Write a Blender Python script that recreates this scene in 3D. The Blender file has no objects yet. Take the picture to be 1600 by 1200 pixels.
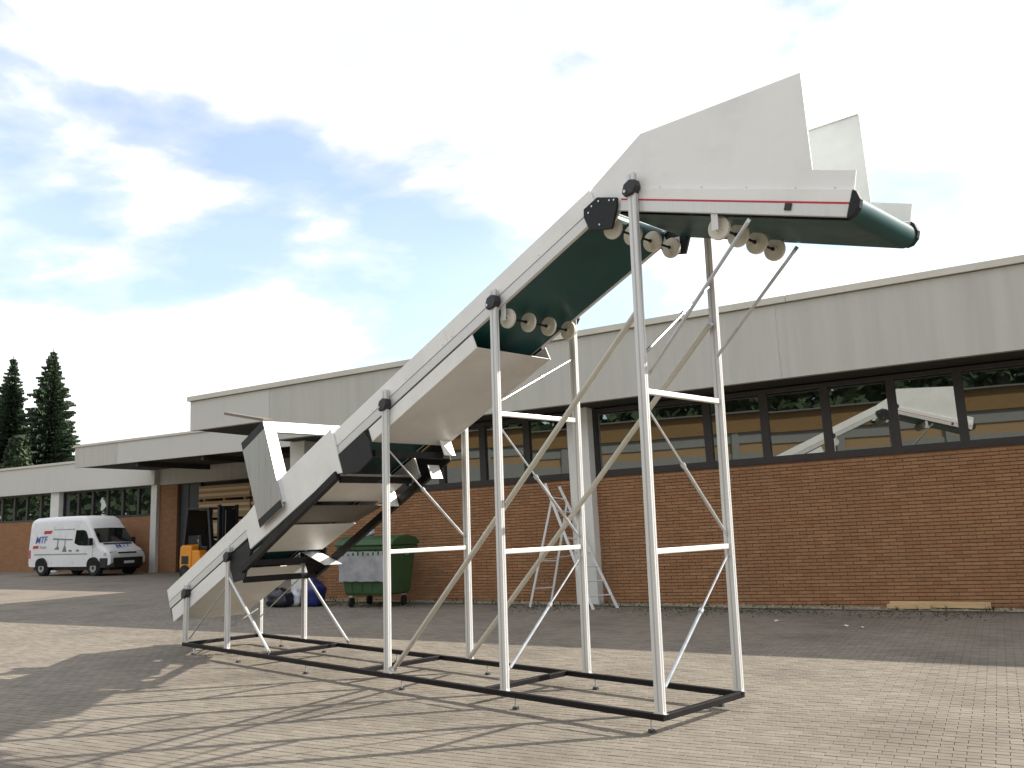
import bpy, bmesh, math, random
from mathutils import Vector, Matrix
random.seed(7)
R = math.radians
scene = bpy.context.scene
COL = scene.collection

# ------------------------------------------------------------------ camera
CAM_POS = Vector((12.47297, -5.97153, 1.65281))
AZ, PITCH, ROLL = R(134.40771), R(8.88786), R(-1.78210)
FPX = 1400.0                                   # focal length in pixels of a 1600 px wide frame
fwd = Vector((math.cos(AZ)*math.cos(PITCH), math.sin(AZ)*math.cos(PITCH), math.sin(PITCH)))
rgt0 = Vector((math.sin(AZ), -math.cos(AZ), 0)); up0 = rgt0.cross(fwd)
cam_r = rgt0*math.cos(ROLL) + up0*math.sin(ROLL)
cam_u = up0*math.cos(ROLL) - rgt0*math.sin(ROLL)
cam_data = bpy.data.cameras.new('camera'); cam_data.sensor_width = 36; cam_data.lens = FPX/1600*36
cam_data.clip_start = .1; cam_data.clip_end = 3000
cam = bpy.data.objects.new('camera', cam_data); COL.objects.link(cam)
m = Matrix((cam_r, cam_u, -fwd)).transposed().to_4x4(); m.translation = CAM_POS
cam.matrix_world = m
scene.camera = cam
def pixel(P):
    d = Vector(P) - CAM_POS; z = d.dot(fwd)
    if z <= .1: return None
    return 800 + FPX*d.dot(cam_r)/z, 600 - FPX*d.dot(cam_u)/z, z

# ------------------------------------------------------------------ light
SUN_DIR = Vector((.80, 1.12, 1.0)).normalized()
SUN_EL = math.asin(SUN_DIR.z); SUN_ROT = math.atan2(SUN_DIR.x, SUN_DIR.y)
EXPOSURE = .90
SKY_STRENGTH = .15
SUN_STRENGTH = 4.1
CLOUD_OFFSET = (-14.625, 13.897, 2.638)
CLOUD_LEVEL = .75

def node(nt, typ, loc=None, **kw):
    n = nt.nodes.new(typ)
    for k, v in kw.items(): setattr(n, k, v)
    return n
def setin(n, **kw):
    for k, v in kw.items(): n.inputs[k.replace('_', ' ')].default_value = v
def math_n(nt, op, a, b=None, clamp=False):
    n = nt.nodes.new('ShaderNodeMath'); n.operation = op; n.use_clamp = clamp
    for i, v in enumerate((a, b)):
        if v is None: continue
        if isinstance(v, (int, float)): n.inputs[i].default_value = v
        else: nt.links.new(v, n.inputs[i])
    return n.outputs[0]
def ramp_n(nt, fac, stops):
    n = nt.nodes.new('ShaderNodeValToRGB'); e = n.color_ramp.elements
    while len(e) > 1: e.remove(e[-1])
    for i, (p, c) in enumerate(stops):
        if len(c) == 3: c = (*c, 1)
        if i == 0: e[0].position = p; e[0].color = c
        else:
            q = e.new(p); q.color = c
    nt.links.new(fac, n.inputs[0]); return n.outputs[0]

world = bpy.data.worlds.new('World'); scene.world = world; world.use_nodes = True
nt = world.node_tree; nt.nodes.clear()
out = node(nt, 'ShaderNodeOutputWorld'); bg = node(nt, 'ShaderNodeBackground')
sky = node(nt, 'ShaderNodeTexSky'); sky.sky_type = 'NISHITA'; sky.sun_disc = False
sky.sun_elevation = SUN_EL; sky.sun_rotation = SUN_ROT; sky.air_density = 1.0; sky.dust_density = .6; sky.ozone_density = 1.2
tc = node(nt, 'ShaderNodeTexCoord')
sep = node(nt, 'ShaderNodeSeparateXYZ'); nt.links.new(tc.outputs['Generated'], sep.inputs[0])
zc = math_n(nt, 'ADD', math_n(nt, 'MAXIMUM', sep.outputs[2], 0.0), .16)
comb = node(nt, 'ShaderNodeCombineXYZ')
nt.links.new(math_n(nt, 'DIVIDE', sep.outputs[0], zc), comb.inputs[0])
nt.links.new(math_n(nt, 'DIVIDE', sep.outputs[1], zc), comb.inputs[1])
mp = node(nt, 'ShaderNodeMapping'); mp.inputs['Location'].default_value = CLOUD_OFFSET
nt.links.new(comb.outputs[0], mp.inputs[0])
nz = node(nt, 'ShaderNodeTexNoise'); setin(nz, Scale=1.35, Detail=9.0, Roughness=.52, Distortion=.2)
nt.links.new(mp.outputs[0], nz.inputs['Vector'])
nz2 = node(nt, 'ShaderNodeTexNoise'); setin(nz2, Scale=.8, Detail=5.0, Roughness=.5)
nt.links.new(mp.outputs[0], nz2.inputs['Vector'])
mask = ramp_n(nt, nz.outputs['Fac'], [(.405, (.25, .25, .25)), (.45, (.46, .46, .46)), (.485, (.92, .92, .92)), (.57, (1, 1, 1))])
shade = ramp_n(nt, nz2.outputs['Fac'], [(.36, (.72, .73, .755)), (.46, (.86, .865, .875)), (.55, (.98, .98, .98)), (.70, (1.16, 1.15, 1.13))])
skyc = node(nt, 'ShaderNodeVectorMath'); skyc.operation = 'SCALE'; nt.links.new(sky.outputs[0], skyc.inputs[0]); skyc.inputs['Scale'].default_value = SKY_STRENGTH
cl = node(nt, 'ShaderNodeVectorMath'); cl.operation = 'SCALE'; nt.links.new(shade, cl.inputs[0]); cl.inputs['Scale'].default_value = CLOUD_LEVEL
mx = node(nt, 'ShaderNodeMix'); mx.data_type = 'RGBA'
nt.links.new(mask, mx.inputs[0]); nt.links.new(skyc.outputs[0], mx.inputs[6]); nt.links.new(cl.outputs[0], mx.inputs[7])
nt.links.new(mx.outputs[2], bg.inputs[0]); bg.inputs[1].default_value = 1.0
nt.links.new(bg.outputs[0], out.inputs[0])

sd = bpy.data.lights.new('sun', 'SUN'); sd.energy = SUN_STRENGTH; sd.angle = R(.53); sd.color = (1, .94, .85)
sun = bpy.data.objects.new('sun', sd); COL.objects.link(sun)
sun.rotation_euler = (-SUN_DIR).to_track_quat('-Z', 'Y').to_euler()

vs = scene.view_settings
vs.view_transform = 'Standard'; vs.look = 'None'; vs.exposure = EXPOSURE; vs.gamma = 1; vs.use_curve_mapping = False
scene.render.engine = 'CYCLES'
scene.cycles.max_bounces = 8; scene.cycles.use_denoising = True

# ------------------------------------------------------------------ materials
MATS = {}
def mat(name, col, rough=.6, metal=0.0, var=.12, scale=3.0, bump=0.0, bscale=40.0, dirt=None, dirt_amt=.0, dirt_scale=1.5, streak=False, spec=.5, tint=None, coords='Object', trans=0.0):
    if name in MATS: return MATS[name]
    M = bpy.data.materials.new(name); M.use_nodes = True; MATS[name] = M
    nt = M.node_tree; b = nt.nodes['Principled BSDF']
    tc = node(nt, 'ShaderNodeNewGeometry' if coords == 'Position' else 'ShaderNodeTexCoord'); vec = tc.outputs[coords]
    if streak:
        mpn = node(nt, 'ShaderNodeMapping'); mpn.inputs['Scale'].default_value = streak; nt.links.new(vec, mpn.inputs[0]); svec = mpn.outputs[0]
    else: svec = vec
    n1 = node(nt, 'ShaderNodeTexNoise'); setin(n1, Scale=scale, Detail=6.0, Roughness=.6); nt.links.new(svec, n1.inputs['Vector'])
    c0 = [max(0, c*(1-var)) for c in col]; c1 = [min(1, c*(1+var)) for c in col]
    if tint:
        at = node(nt, 'ShaderNodeAttribute'); at.attribute_name = 'tint'
        base = ramp_n(nt, at.outputs['Fac'], tint)
        mm = node(nt, 'ShaderNodeMix'); mm.data_type = 'RGBA'; mm.blend_type = 'MULTIPLY'; mm.inputs[0].default_value = 1
        r = ramp_n(nt, n1.outputs['Fac'], [(.3, (1-var,)*3), (.7, (1+var,)*3)])
        nt.links.new(base, mm.inputs[6]); nt.links.new(r, mm.inputs[7]); colout = mm.outputs[2]
    else:
        colout = ramp_n(nt, n1.outputs['Fac'], [(.3, c0), (.7, c1)])
    if dirt:
        n2 = node(nt, 'ShaderNodeTexNoise'); setin(n2, Scale=dirt_scale, Detail=8.0, Roughness=.65); nt.links.new(svec, n2.inputs['Vector'])
        f = math_n(nt, 'MULTIPLY', ramp_n(nt, n2.outputs['Fac'], [(.48, (0, 0, 0)), (.72, (1, 1, 1))]), dirt_amt)
        m2 = node(nt, 'ShaderNodeMix'); m2.data_type = 'RGBA'; nt.links.new(f, m2.inputs[0]); nt.links.new(colout, m2.inputs[6]); m2.inputs[7].default_value = (*dirt, 1)
        colout = m2.outputs[2]
    nt.links.new(colout, b.inputs['Base Color'])
    rr = ramp_n(nt, n1.outputs['Fac'], [(.3, (max(0, rough-.07),)*3), (.7, (min(1, rough+.07),)*3)])
    nt.links.new(rr, b.inputs['Roughness'])
    b.inputs['Metallic'].default_value = metal; b.inputs['Specular IOR Level'].default_value = spec
    if trans: 
        b.inputs['Subsurface Weight'].default_value = trans; b.inputs['Subsurface Radius'].default_value = (.06, .045, .03)
    if bump:
        n3 = node(nt, 'ShaderNodeTexNoise'); setin(n3, Scale=bscale, Detail=5.0); nt.links.new(vec, n3.inputs['Vector'])
        bn = node(nt, 'ShaderNodeBump'); bn.inputs['Strength'].default_value = bump; bn.inputs['Distance'].default_value = .01
        nt.links.new(n3.outputs['Fac'], bn.inputs['Height']); nt.links.new(bn.outputs[0], b.inputs['Normal'])
    return M

mat('white_panel', (.86, .86, .83), .38, var=.03, scale=1.2, dirt=(.58, .56, .51), dirt_amt=.32, dirt_scale=1.6)
mat('aluminium', (.68, .68, .66), .42, metal=.25, var=.05, scale=6, streak=(9, 9, .6))
mat('aluminium_groove', (.46, .46, .45), .5, metal=.3, var=.05)
mat('pan_sheet', (.64, .635, .61), .42, var=.06, scale=1.1, dirt=(.42, .37, .30), dirt_amt=.35, dirt_scale=1.4)
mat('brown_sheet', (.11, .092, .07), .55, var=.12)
mat('steel', (.40, .39, .375), .33, metal=.8, var=.08, scale=3, streak=(14, 14, .5))
mat('galvanised', (.55, .57, .58), .35, metal=.7, var=.12, scale=8)
mat('tube_beige', (.56, .54, .46), .4, metal=.25, var=.08)
mat('black_steel', (.008, .007, .0075), .5, var=.25, scale=5, spec=.25)
mat('black_plate', (.016, .017, .018), .55, var=.2, scale=4, spec=.3)
mat('clamp_plastic', (.02, .021, .023), .45, var=.2)
mat('belt', (.007, .058, .057), .40, var=.18, scale=2.5, bump=.05, bscale=120)
mat('wheel_plastic', (.68, .65, .56), .45, var=.05, trans=.35)
mat('red_stripe', (.55, .02, .03), .4)
mat('lid_wood', (.17, .14, .105), .6, var=.15, scale=8)
mat('concrete_band', (.52, .51, .455), .8, var=.06, scale=1.2, streak=(3.5, 1, .25), dirt=(.40, .39, .335), dirt_amt=.4, dirt_scale=1.1, bump=.06, bscale=60)
mat('concrete_band_pale', (.60, .59, .54), .8, var=.05, scale=1.2, streak=(3.0, 1, .3), dirt=(.45, .44, .39), dirt_amt=.4, dirt_scale=1.2)
mat('coping', (.62, .59, .50), .6, var=.05, scale=1.0, dirt=(.45, .42, .35), dirt_amt=.3)
mat('coping_shadow', (.10, .09, .07), .8)
mat('pillar_paint', (.72, .71, .66), .65, var=.05, scale=2, dirt=(.5, .48, .42), dirt_amt=.35)
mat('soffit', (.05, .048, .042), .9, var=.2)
mat('frame_brown', (.030, .024, .021), .5, var=.2)
mat('mortar', (.235, .142, .08), .95, var=.15, scale=20)
mat('brick', (.3, .15, .09), .85, var=.13, scale=6, bump=.25, bscale=70,
    tint=[(0, (.305, .150, .068)), (.3, (.325, .164, .076)), (.6, (.346, .178, .084)), (.9, (.375, .200, .100)), (1, (.345, .150, .072))], dirt=(.22, .130, .070), dirt_amt=.4, dirt_scale=.6, coords='Position')
mat('paver', (.3, .27, .23), .88, var=.10, scale=7, bump=.3, bscale=90,
    tint=[(0, (.168, .143, .110)), (.5, (.192, .164, .128)), (1, (.216, .186, .146))], dirt=(.100, .084, .064), dirt_amt=.8, dirt_scale=.55, coords='Position')
mat('gravel', (.27, .24, .17), .95, var=.6, scale=14)
mat('kerb_stone', (.09, .083, .07), .9, var=.15, scale=6)
mat('weed', (.075, .085, .035), .8, var=.3)
mat('plank_wood', (.60, .42, .22), .75, var=.12, scale=4, streak=(1, 12, 12))
mat('plank_dark', (.33, .22, .11), .8, var=.15, scale=4, streak=(1, 12, 12))
mat('bin_green', (.032, .085, .028), .5, var=.15, scale=3, dirt=(.05, .06, .04), dirt_amt=.4)
mat('grey_film', (.34, .34, .35), .5, var=.25, scale=5)
mat('rubber', (.012, .012, .012), .8)
mat('van_white', (.80, .80, .80), .28, var=.02, scale=1, dirt=(.55, .53, .5), dirt_amt=.2)
mat('van_trim', (.018, .018, .02), .55)
mat('van_glass', (.010, .012, .012), .06, spec=.8)
mat('lamp_glass', (.55, .56, .55), .12, metal=.4)
mat('hubcap', (.42, .42, .42), .35, metal=.6)
mat('logo_blue', (.05, .10, .42), .5); mat('logo_red', (.50, .03, .03), .5); mat('logo_grey', (.16, .20, .18), .5)
mat('orange_paint', (.80, .30, .015), .4, var=.06, scale=2)
mat('forklift_black', (.012, .014, .017), .45)
mat('blue_plastic', (.012, .022, .13), .4, var=.2, scale=4)
mat('dark_bag', (.012, .013, .02), .35, var=.3)
mat('white_bag', (.55, .56, .58), .4)
mat('bark', (.06, .045, .03), .95)
mat('needles', (.040, .066, .030), .8, var=.35, scale=1.5)
mat('leafmass', (.030, .055, .020), .8, var=.4, scale=.6)
mat('door_dark', (.03, .032, .033), .5)
mat('ochre_wall', (.22, .13, .05), .85, var=.1)
mat('grey_wall', (.23, .235, .225), .85, var=.08)
mat('roofing', (.16, .155, .15), .95, var=.1)
mat('interior', (.03, .032, .03), .9)

def glass_material():
    M = bpy.data.materials.new('window_glass'); M.use_nodes = True; MATS['window_glass'] = M
    nt = M.node_tree; nt.nodes.clear()
    o = node(nt, 'ShaderNodeOutputMaterial'); mxs = node(nt, 'ShaderNodeMixShader'); d = node(nt, 'ShaderNodeBsdfDiffuse'); g = node(nt, 'ShaderNodeBsdfGlossy')
    d.inputs[0].default_value = (.012, .015, .013, 1); g.inputs['Roughness'].default_value = .012; g.inputs[0].default_value = (.92, .96, .93, 1)
    lw = node(nt, 'ShaderNodeFresnel'); lw.inputs[0].default_value = 1.6
    f = math_n(nt, 'ADD', math_n(nt, 'MULTIPLY', lw.outputs[0], .8), .18, True)
    nt.links.new(f, mxs.inputs[0]); nt.links.new(d.outputs[0], mxs.inputs[1]); nt.links.new(g.outputs[0], mxs.inputs[2]); nt.links.new(mxs.outputs[0], o.inputs[0])
    n = node(nt, 'ShaderNodeTexNoise'); setin(n, Scale=.8, Detail=1.0); tc = node(nt, 'ShaderNodeTexCoord'); nt.links.new(tc.outputs['Object'], n.inputs['Vector'])
    bn = node(nt, 'ShaderNodeBump'); bn.inputs['Strength'].default_value = .05; bn.inputs['Distance'].default_value = .01
    nt.links.new(n.outputs['Fac'], bn.inputs['Height']); nt.links.new(bn.outputs[0], g.inputs['Normal'])
glass_material()

def ground_material():
    M = bpy.data.materials.new('paving_far'); M.use_nodes = True; MATS['paving_far'] = M
    nt = M.node_tree; b = nt.nodes['Principled BSDF']; b.inputs['Roughness'].default_value = .92
    tc = node(nt, 'ShaderNodeTexCoord'); mpn = node(nt, 'ShaderNodeMapping'); mpn.inputs['Rotation'].default_value = (0, 0, R(-16.4)); nt.links.new(tc.outputs['Object'], mpn.inputs[0])
    bt = node(nt, 'ShaderNodeTexBrick'); bt.inputs['Color1'].default_value = (.172, .143, .108, 1); bt.inputs['Color2'].default_value = (.207, .175, .135, 1); bt.inputs['Mortar'].default_value = (.10, .083, .063, 1)
    setin(bt, Scale=1.0); bt.inputs['Mortar Size'].default_value = .003; bt.inputs['Brick Width'].default_value = .176; bt.inputs['Row Height'].default_value = .088
    nt.links.new(mpn.outputs[0], bt.inputs['Vector'])
    n = node(nt, 'ShaderNodeTexNoise'); setin(n, Scale=.55, Detail=8.0, Roughness=.65); nt.links.new(tc.outputs['Object'], n.inputs['Vector'])
    f = math_n(nt, 'MULTIPLY', ramp_n(nt, n.outputs['Fac'], [(.48, (0, 0, 0)), (.72, (1, 1, 1))]), .8)
    m2 = node(nt, 'ShaderNodeMix'); m2.data_type = 'RGBA'; nt.links.new(f, m2.inputs[0]); nt.links.new(bt.outputs[0], m2.inputs[6]); m2.inputs[7].default_value = (.100, .084, .064, 1)
    nt.links.new(m2.outputs[2], b.inputs['Base Color'])
ground_material()

# ------------------------------------------------------------------ mesh helpers
class MB:
    def __init__(s): s.v = []; s.f = []; s.tint = []
    def add(s, vs, fs, tint=0.0):
        o = len(s.v); s.v += [tuple(v) for v in vs]; s.f += [tuple(i+o for i in f) for f in fs]; s.tint += [tint]*len(fs); return s
    def box(s, x0, x1, y0, y1, z0, z1):
        return s.add([(x0, y0, z0), (x1, y0, z0), (x1, y1, z0), (x0, y1, z0), (x0, y0, z1), (x1, y0, z1), (x1, y1, z1), (x0, y1, z1)],
                     [(0, 3, 2, 1), (4, 5, 6, 7), (0, 1, 5, 4), (1, 2, 6, 5), (2, 3, 7, 6), (3, 0, 4, 7)])
    def bar(s, p0, p1, w, h, up=(0, 0, 1)):
        p0, p1 = Vector(p0), Vector(p1); d = (p1-p0).normalized(); u = Vector(up)
        a = d.cross(u)
        if a.length < 1e-4: a = d.cross(Vector((0, 1, 0)))
        a.normalize(); b = a.cross(d); a *= w/2; b *= h/2
        vs = [p+a*i+b*j for p in (p0, p1) for i, j in ((-1, -1), (1, -1), (1, 1), (-1, 1))]
        return s.add(vs, [(0, 1, 2, 3), (7, 6, 5, 4), (0, 4, 5, 1), (1, 5, 6, 2), (2, 6, 7, 3), (3, 7, 4, 0)])
    def tube(s, p0, p1, r0, r1=None, n=10, cap=True):
        p0, p1 = Vector(p0), Vector(p1); r1 = r0 if r1 is None else r1
        d = (p1-p0).normalized(); a = d.cross(Vector((0, 0, 1)))
        if a.length < 1e-3: a = d.cross(Vector((0, 1, 0)))
        a.normalize(); b = d.cross(a)
        vs = [p+(a*math.cos(2*math.pi*i/n)+b*math.sin(2*math.pi*i/n))*r for p, r in ((p0, r0), (p1, r1)) for i in range(n)]
        fs = [(i, (i+1) % n, n+(i+1) % n, n+i) for i in range(n)]
        if cap: fs += [tuple(range(n-1, -1, -1)), tuple(range(n, 2*n))]
        return s.add(vs, fs)
    def prism(s, poly, y0, y1):           # polygon of (x, z), extruded along y
        n = len(poly)
        vs = [(x, y0, z) for x, z in poly] + [(x, y1, z) for x, z in poly]
        fs = [tuple(range(n)), tuple(range(2*n-1, n-1, -1))] + [(i, n+i, n+(i+1) % n, (i+1) % n) for i in range(n)]
        return s.add(vs, fs)
    def prismz(s, poly, z0, z1):          # polygon of (x, y), extruded along z
        n = len(poly)
        vs = [(x, y, z0) for x, y in poly] + [(x, y, z1) for x, y in poly]
        fs = [tuple(range(n-1, -1, -1)), tuple(range(n, 2*n))] + [(i, (i+1) % n, n+(i+1) % n, n+i) for i in range(n)]
        return s.add(vs, fs)
    def mesh(s, name, material, smooth=False):
        me = bpy.data.meshes.new(name); me.from_pydata(s.v, [], s.f)
        bm = bmesh.new(); bm.from_mesh(me); bmesh.ops.recalc_face_normals(bm, faces=bm.faces); bm.to_mesh(me); bm.free()
        if any(s.tint):
            a = me.attributes.new('tint', 'FLOAT', 'FACE'); a.data.foreach_set('value', s.tint)
        me.materials.append(MATS[material])
        if smooth:
            me.polygons.foreach_set('use_smooth', [True]*len(me.polygons))
        return me
    def build(s, name, material, parent=None, smooth=False, bevel=0, loc=None):
        o = bpy.data.objects.new(name, s.mesh(name, material, smooth)); COL.objects.link(o)
        if parent: o.parent = parent
        if loc: o.location = loc
        if bevel:
            b = o.modifiers.new('bevel', 'BEVEL'); b.width = bevel; b.segments = 2; b.limit_method = 'ANGLE'; b.angle_limit = R(40)
        return o
def obj(name, me, parent=None, loc=None):
    o = bpy.data.objects.new(name, me); COL.objects.link(o)
    if parent: o.parent = parent
    if loc: o.location = loc
    return o
def tag(o, label=None, cat=None, group=None, kind=None):
    if label: o['label'] = label
    if cat: o['category'] = cat
    if group: o['group'] = group
    if kind: o['kind'] = kind
    return o
def empty(name, loc=(0, 0, 0), rz=0):
    o = bpy.data.objects.new(name, None); COL.objects.link(o); o.location = loc; o.rotation_euler = (0, 0, rz); o.empty_display_size = .2
    return o
def text(name, body, size, material, parent, mw, align='LEFT', shear=0.0):
    c = bpy.data.curves.new(name, 'FONT'); c.body = body; c.size = size; c.extrude = .001; c.align_x = align; c.shear = shear; c.offset = size*.004
    tmp = bpy.data.objects.new(name, c); COL.objects.link(tmp); bpy.context.view_layer.update()
    me = bpy.data.meshes.new_from_object(tmp.evaluated_get(bpy.context.evaluated_depsgraph_get())); bpy.data.objects.remove(tmp)
    me.materials.clear(); me.materials.append(MATS[material])
    o = bpy.data.objects.new(name, me); COL.objects.link(o); o.parent = parent; o.matrix_local = mw
    return o

# ------------------------------------------------------------------ frames of the two buildings
def frame(O, az, el):
    a, e = R(az), R(el)
    d = Vector((math.cos(a)*math.cos(e), math.sin(a)*math.cos(e), math.sin(e))); n = Vector((-math.sin(a), math.cos(a), 0)); u = d.cross(n)
    M = Matrix((d, n, u)).transposed().to_4x4(); M.translation = Vector(O); return M
MAIN = frame((2.4, 8.9, 0), 16.4, 1.2)       # the yard falls gently along the hall
LEFT = frame((-25.351, 12.657, 0), 12, 0)
SIDE = frame((2.4, 8.9, 0), 16.4, 0)

# ================================================================== SETTING
# ground: one sheet to the horizon
g = MB(); g.add([(-1500, -1500, -.005), (1500, -1500, -.005), (1500, 1500, -.010), (-1500, 1500, -.005)], [(0, 1, 2, 3)])
ground = tag(g.build('ground', 'paving_far'), kind='structure')

# near paving: blocks as pieces; columns of blocks run towards the hall
pavement = empty('pavement'); pavement.matrix_world = SIDE; tag(pavement, kind='structure')
PW, PL, GAP = .176, .088, .0045
def paver_verts(cx, cy, dz=0, tx=0, ty=0):
    hx, hy, c, h = (PW-GAP)/2, (PL-GAP)/2, .0025, .0055
    top = [(-hx+c, -hy+c), (hx-c, -hy+c), (hx-c, hy-c), (-hx+c, hy-c)]; bot = [(-hx, -hy), (hx, -hy), (hx, hy), (-hx, hy)]
    vs = [(cx+x, cy+y, dz+tx*x+ty*y) for x, y in top] + [(cx+x, cy+y, -h) for x, y in bot]
    return vs, [(0, 1, 2, 3), (4, 5, 1, 0), (5, 6, 2, 1), (6, 7, 3, 2), (7, 4, 0, 3)]
cells = []
for i in range(int(-22/PW), int(12/PW)):
    for j in range(int(-18/PL), 0):
        o_ = j*PL; s = i*PW + (PW/2 if j % 2 else 0)
        if o_ > -.41: continue
        P = SIDE @ Vector((s, o_, 0)); q = pixel(P)
        if not q or q[2] > 24 or not (-40 < q[0] < 1640) or q[1] > 1270: continue
        cells.append((q[2], s, o_))
cells.sort()
VARS = []
for k in range(8):
    mb = MB(); v, f = paver_verts(0, 0, .0015*random.uniform(-1, .6), random.uniform(-.007, .007), random.uniform(-.007, .007)); mb.add(v, f, random.uniform(.05, .98))
    VARS.append(mb.mesh('paver', 'paver'))
# the 300 that show largest and lie inside the picture
inpic = [c for c in cells if (lambda q: 0 < q[0] < 1600 and q[1] < 1198)(pixel(SIDE @ Vector((c[1], c[2], 0))))]
chosen = set(inpic[:300])
rest = MB()
for c in cells:
    if c in chosen:
        obj('paver', random.choice(VARS), pavement, (c[1], c[2], 0))
    else:
        v, f = paver_verts(c[1], c[2], .0015*random.uniform(-1, .6), random.uniform(-.007, .007), random.uniform(-.007, .007)); rest.add(v, f, random.uniform(.05, .98))
tag(rest.build('paver_field', 'paver', pavement), kind='stuff')

# ------------------------------------------------------------------ main hall
hall = empty('brick_hall'); hall.matrix_world = MAIN
tag(hall, 'low brick factory hall with a ribbon of dark windows under a grey concrete band', 'building')
WB, WT = 2.59, 4.01
MB().box(-9.2, 16, .03, .35, -.4, WB).build('brick_wall', 'mortar', hall)
wall = hall.children[0] if hall.children else None
wall = bpy.data.objects['brick_wall']
CW, CH = .25, .0622
bcells = []
for r in range(-4, 42):
    for c in range(int(-9.2/CW), int(8.2/CW)):
        s0 = c*CW + (CW/2 if r % 2 else 0); z0 = r*CH + .012
        if s0 < -9.2 or z0+CH > WB: continue
        P = MAIN @ Vector((s0+.12, 0, z0+.035)); q = pixel(P); bcells.append((q[2] + (0 if 0 < q[0] < 1590 and P.z > .1 else 100), s0, z0))
bcells.sort()
def brick_geo(s, z, w=.2465, h=.0530, d=.0):
    c = .002
    vs = [(s+c, d, z+c), (s+w-c, d, z+c), (s+w-c, d, z+h-c), (s+c, d, z+h-c), (s, .032, z), (s+w, .032, z), (s+w, .032, z+h), (s, .032, z+h)]
    return vs, [(0, 1, 2, 3), (4, 5, 1, 0), (5, 6, 2, 1), (6, 7, 3, 2), (7, 4, 0, 3)]
BV = []
for k in range(10):
    mb = MB(); v, f = brick_geo(0, 0, d=random.uniform(-.002, .003)); mb.add(v, f, random.random()); BV.append(mb.mesh('brick', 'brick'))
rest = MB()
for i, (dep, s0, z0) in enumerate(bcells):
    if i < 300: obj('brick', random.choice(BV), wall, (s0, 0, z0))
    else:
        v, f = brick_geo(s0, z0, d=random.uniform(-.002, .003)); rest.add(v, f, max(.02, random.random()))
tag(rest.build('brick_courses', 'brick', wall), kind='stuff')

# windows: a ribbon of frames with panes
def window(parent, s0, s1, z0, z1, o=.06, fw=.075, glass='window_glass'):
    f = MB()
    f.box(s0, s0+fw, o-.05, o+.05, z0, z1); f.box(s1-fw, s1, o-.05, o+.05, z0, z1)
    f.box(s0+fw, s1-fw, o-.05, o+.05, z0, z0+fw*1.3); f.box(s0+fw, s1-fw, o-.05, o+.05, z1-fw, z1)
    w = f.build('window', 'frame_brown', parent)
    p = MB().box(s0+fw-.005, s1-fw+.005, o+.012, o+.02, z0+fw*1.3-.005, z1-fw+.005)
    a, b = random.uniform(-.004, .004), random.uniform(-.003, .003)
    p.v = [(x, y+a*(x-s0)/(s1-s0)+b*(z-z0), z) for x, y, z in p.v]
    p.build('pane', glass, w)
    return w
edges = [-9.2, -8.7, -7.6, -6.5, -5.45, -4.37, -3.27, -2.17]
for a, b in zip(edges[1:], edges[2:]): window(hall, a, b, WB+.03, WT-.02)
edges = [-1.70, .70, 1.80, 2.92, 4.06, 5.14, 6.25, 7.4, 8.5, 9.6, 10.7]
for a, b in zip(edges, edges[1:]): window(hall, a, b, WB+.03, WT-.02)
MB().box(-9.2, 16, .20, .30, WB+.002, 5.2).build('window_backing', 'interior', hall)
MB().box(-8.7, -2.175, -.02, .16, WB+.001, WB+.03).build('window_sill', 'frame_brown', hall)
MB().box(-1.695, 16, -.02, .16, WB+.001, WB+.03).build('window_sill', 'frame_brown', hall)
MB().box(-2.17, -1.70, -.27, .18, -.4, WT+.01).build('pillar', 'pillar_paint', hall, bevel=.01)
MB().box(-9.66, -9.2, -.27, .35, -.4, WT+.01).build('pillar', 'pillar_paint', hall, bevel=.01)
MB().box(7.95, 8.42, -.27, .055, -.4, WT+.01).build('pillar', 'pillar_paint', hall, bevel=.01)
# concrete band, coping, soffit, roof
FO = -1.0
def ztop(s): return 5.37 + (s+12.3)*.0075
def band(s0, s1, zb, material, name='concrete_band'):
    mb = MB()
    vs = [(s0, FO, zb), (s1, FO, zb), (s1, FO, ztop(s1)-.13), (s0, FO, ztop(s0)-.13), (s0, FO+.14, zb), (s1, FO+.14, zb), (s1, FO+.14, ztop(s1)-.13), (s0, FO+.14, ztop(s0)-.13)]
    mb.add(vs, [(0, 1, 2, 3), (7, 6, 5, 4), (0, 4, 5, 1), (1, 5, 6, 2), (2, 6, 7, 3), (3, 7, 4, 0)])
    return mb.build(name, material, hall)
seams = [-9.64, -3.6, 2.4, 9.1, 16]
for a, b in zip(seams, seams[1:]): band(a+.0015, b-.0015, WT, 'concrete_band')
band(-12.30, -9.645, 4.50, 'concrete_band_pale')
c = MB()
for k, (o0, o1, z0, z1) in enumerate(((FO-.06, FO+.30, -.115, 0),)):
    for a, b in ((-12.36, -9.0), (-8.99, 2.6), (2.61, 16)):
        c.add([(a, o0, ztop(a)+z0), (b, o0, ztop(b)+z0), (b, o0, ztop(b)+z1), (a, o0, ztop(a)+z1), (a, o1, ztop(a)+z0), (b, o1, ztop(b)+z0), (b, o1, ztop(b)+z1), (a, o1, ztop(a)+z1)],
              [(0, 1, 2, 3), (7, 6, 5, 4), (0, 4, 5, 1), (1, 5, 6, 2), (2, 6, 7, 3), (3, 7, 4, 0)])
c.build('coping', 'coping', hall)
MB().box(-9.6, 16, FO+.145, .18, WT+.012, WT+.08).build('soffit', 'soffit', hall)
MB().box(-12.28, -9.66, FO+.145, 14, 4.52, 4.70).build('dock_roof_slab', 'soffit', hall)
MB().box(-12.28, 16, FO+.31, 16, 5.05, 5.25).build('roof', 'roofing', hall)
MB().box(-9.2, -8.9, .36, 15, -.4, 5.0).build('end_wall', 'mortar', hall)
MB().box(-9.2, 16, 15.0, 15.3, -.4, 5.0).build('rear_wall', 'mortar', hall)
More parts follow.
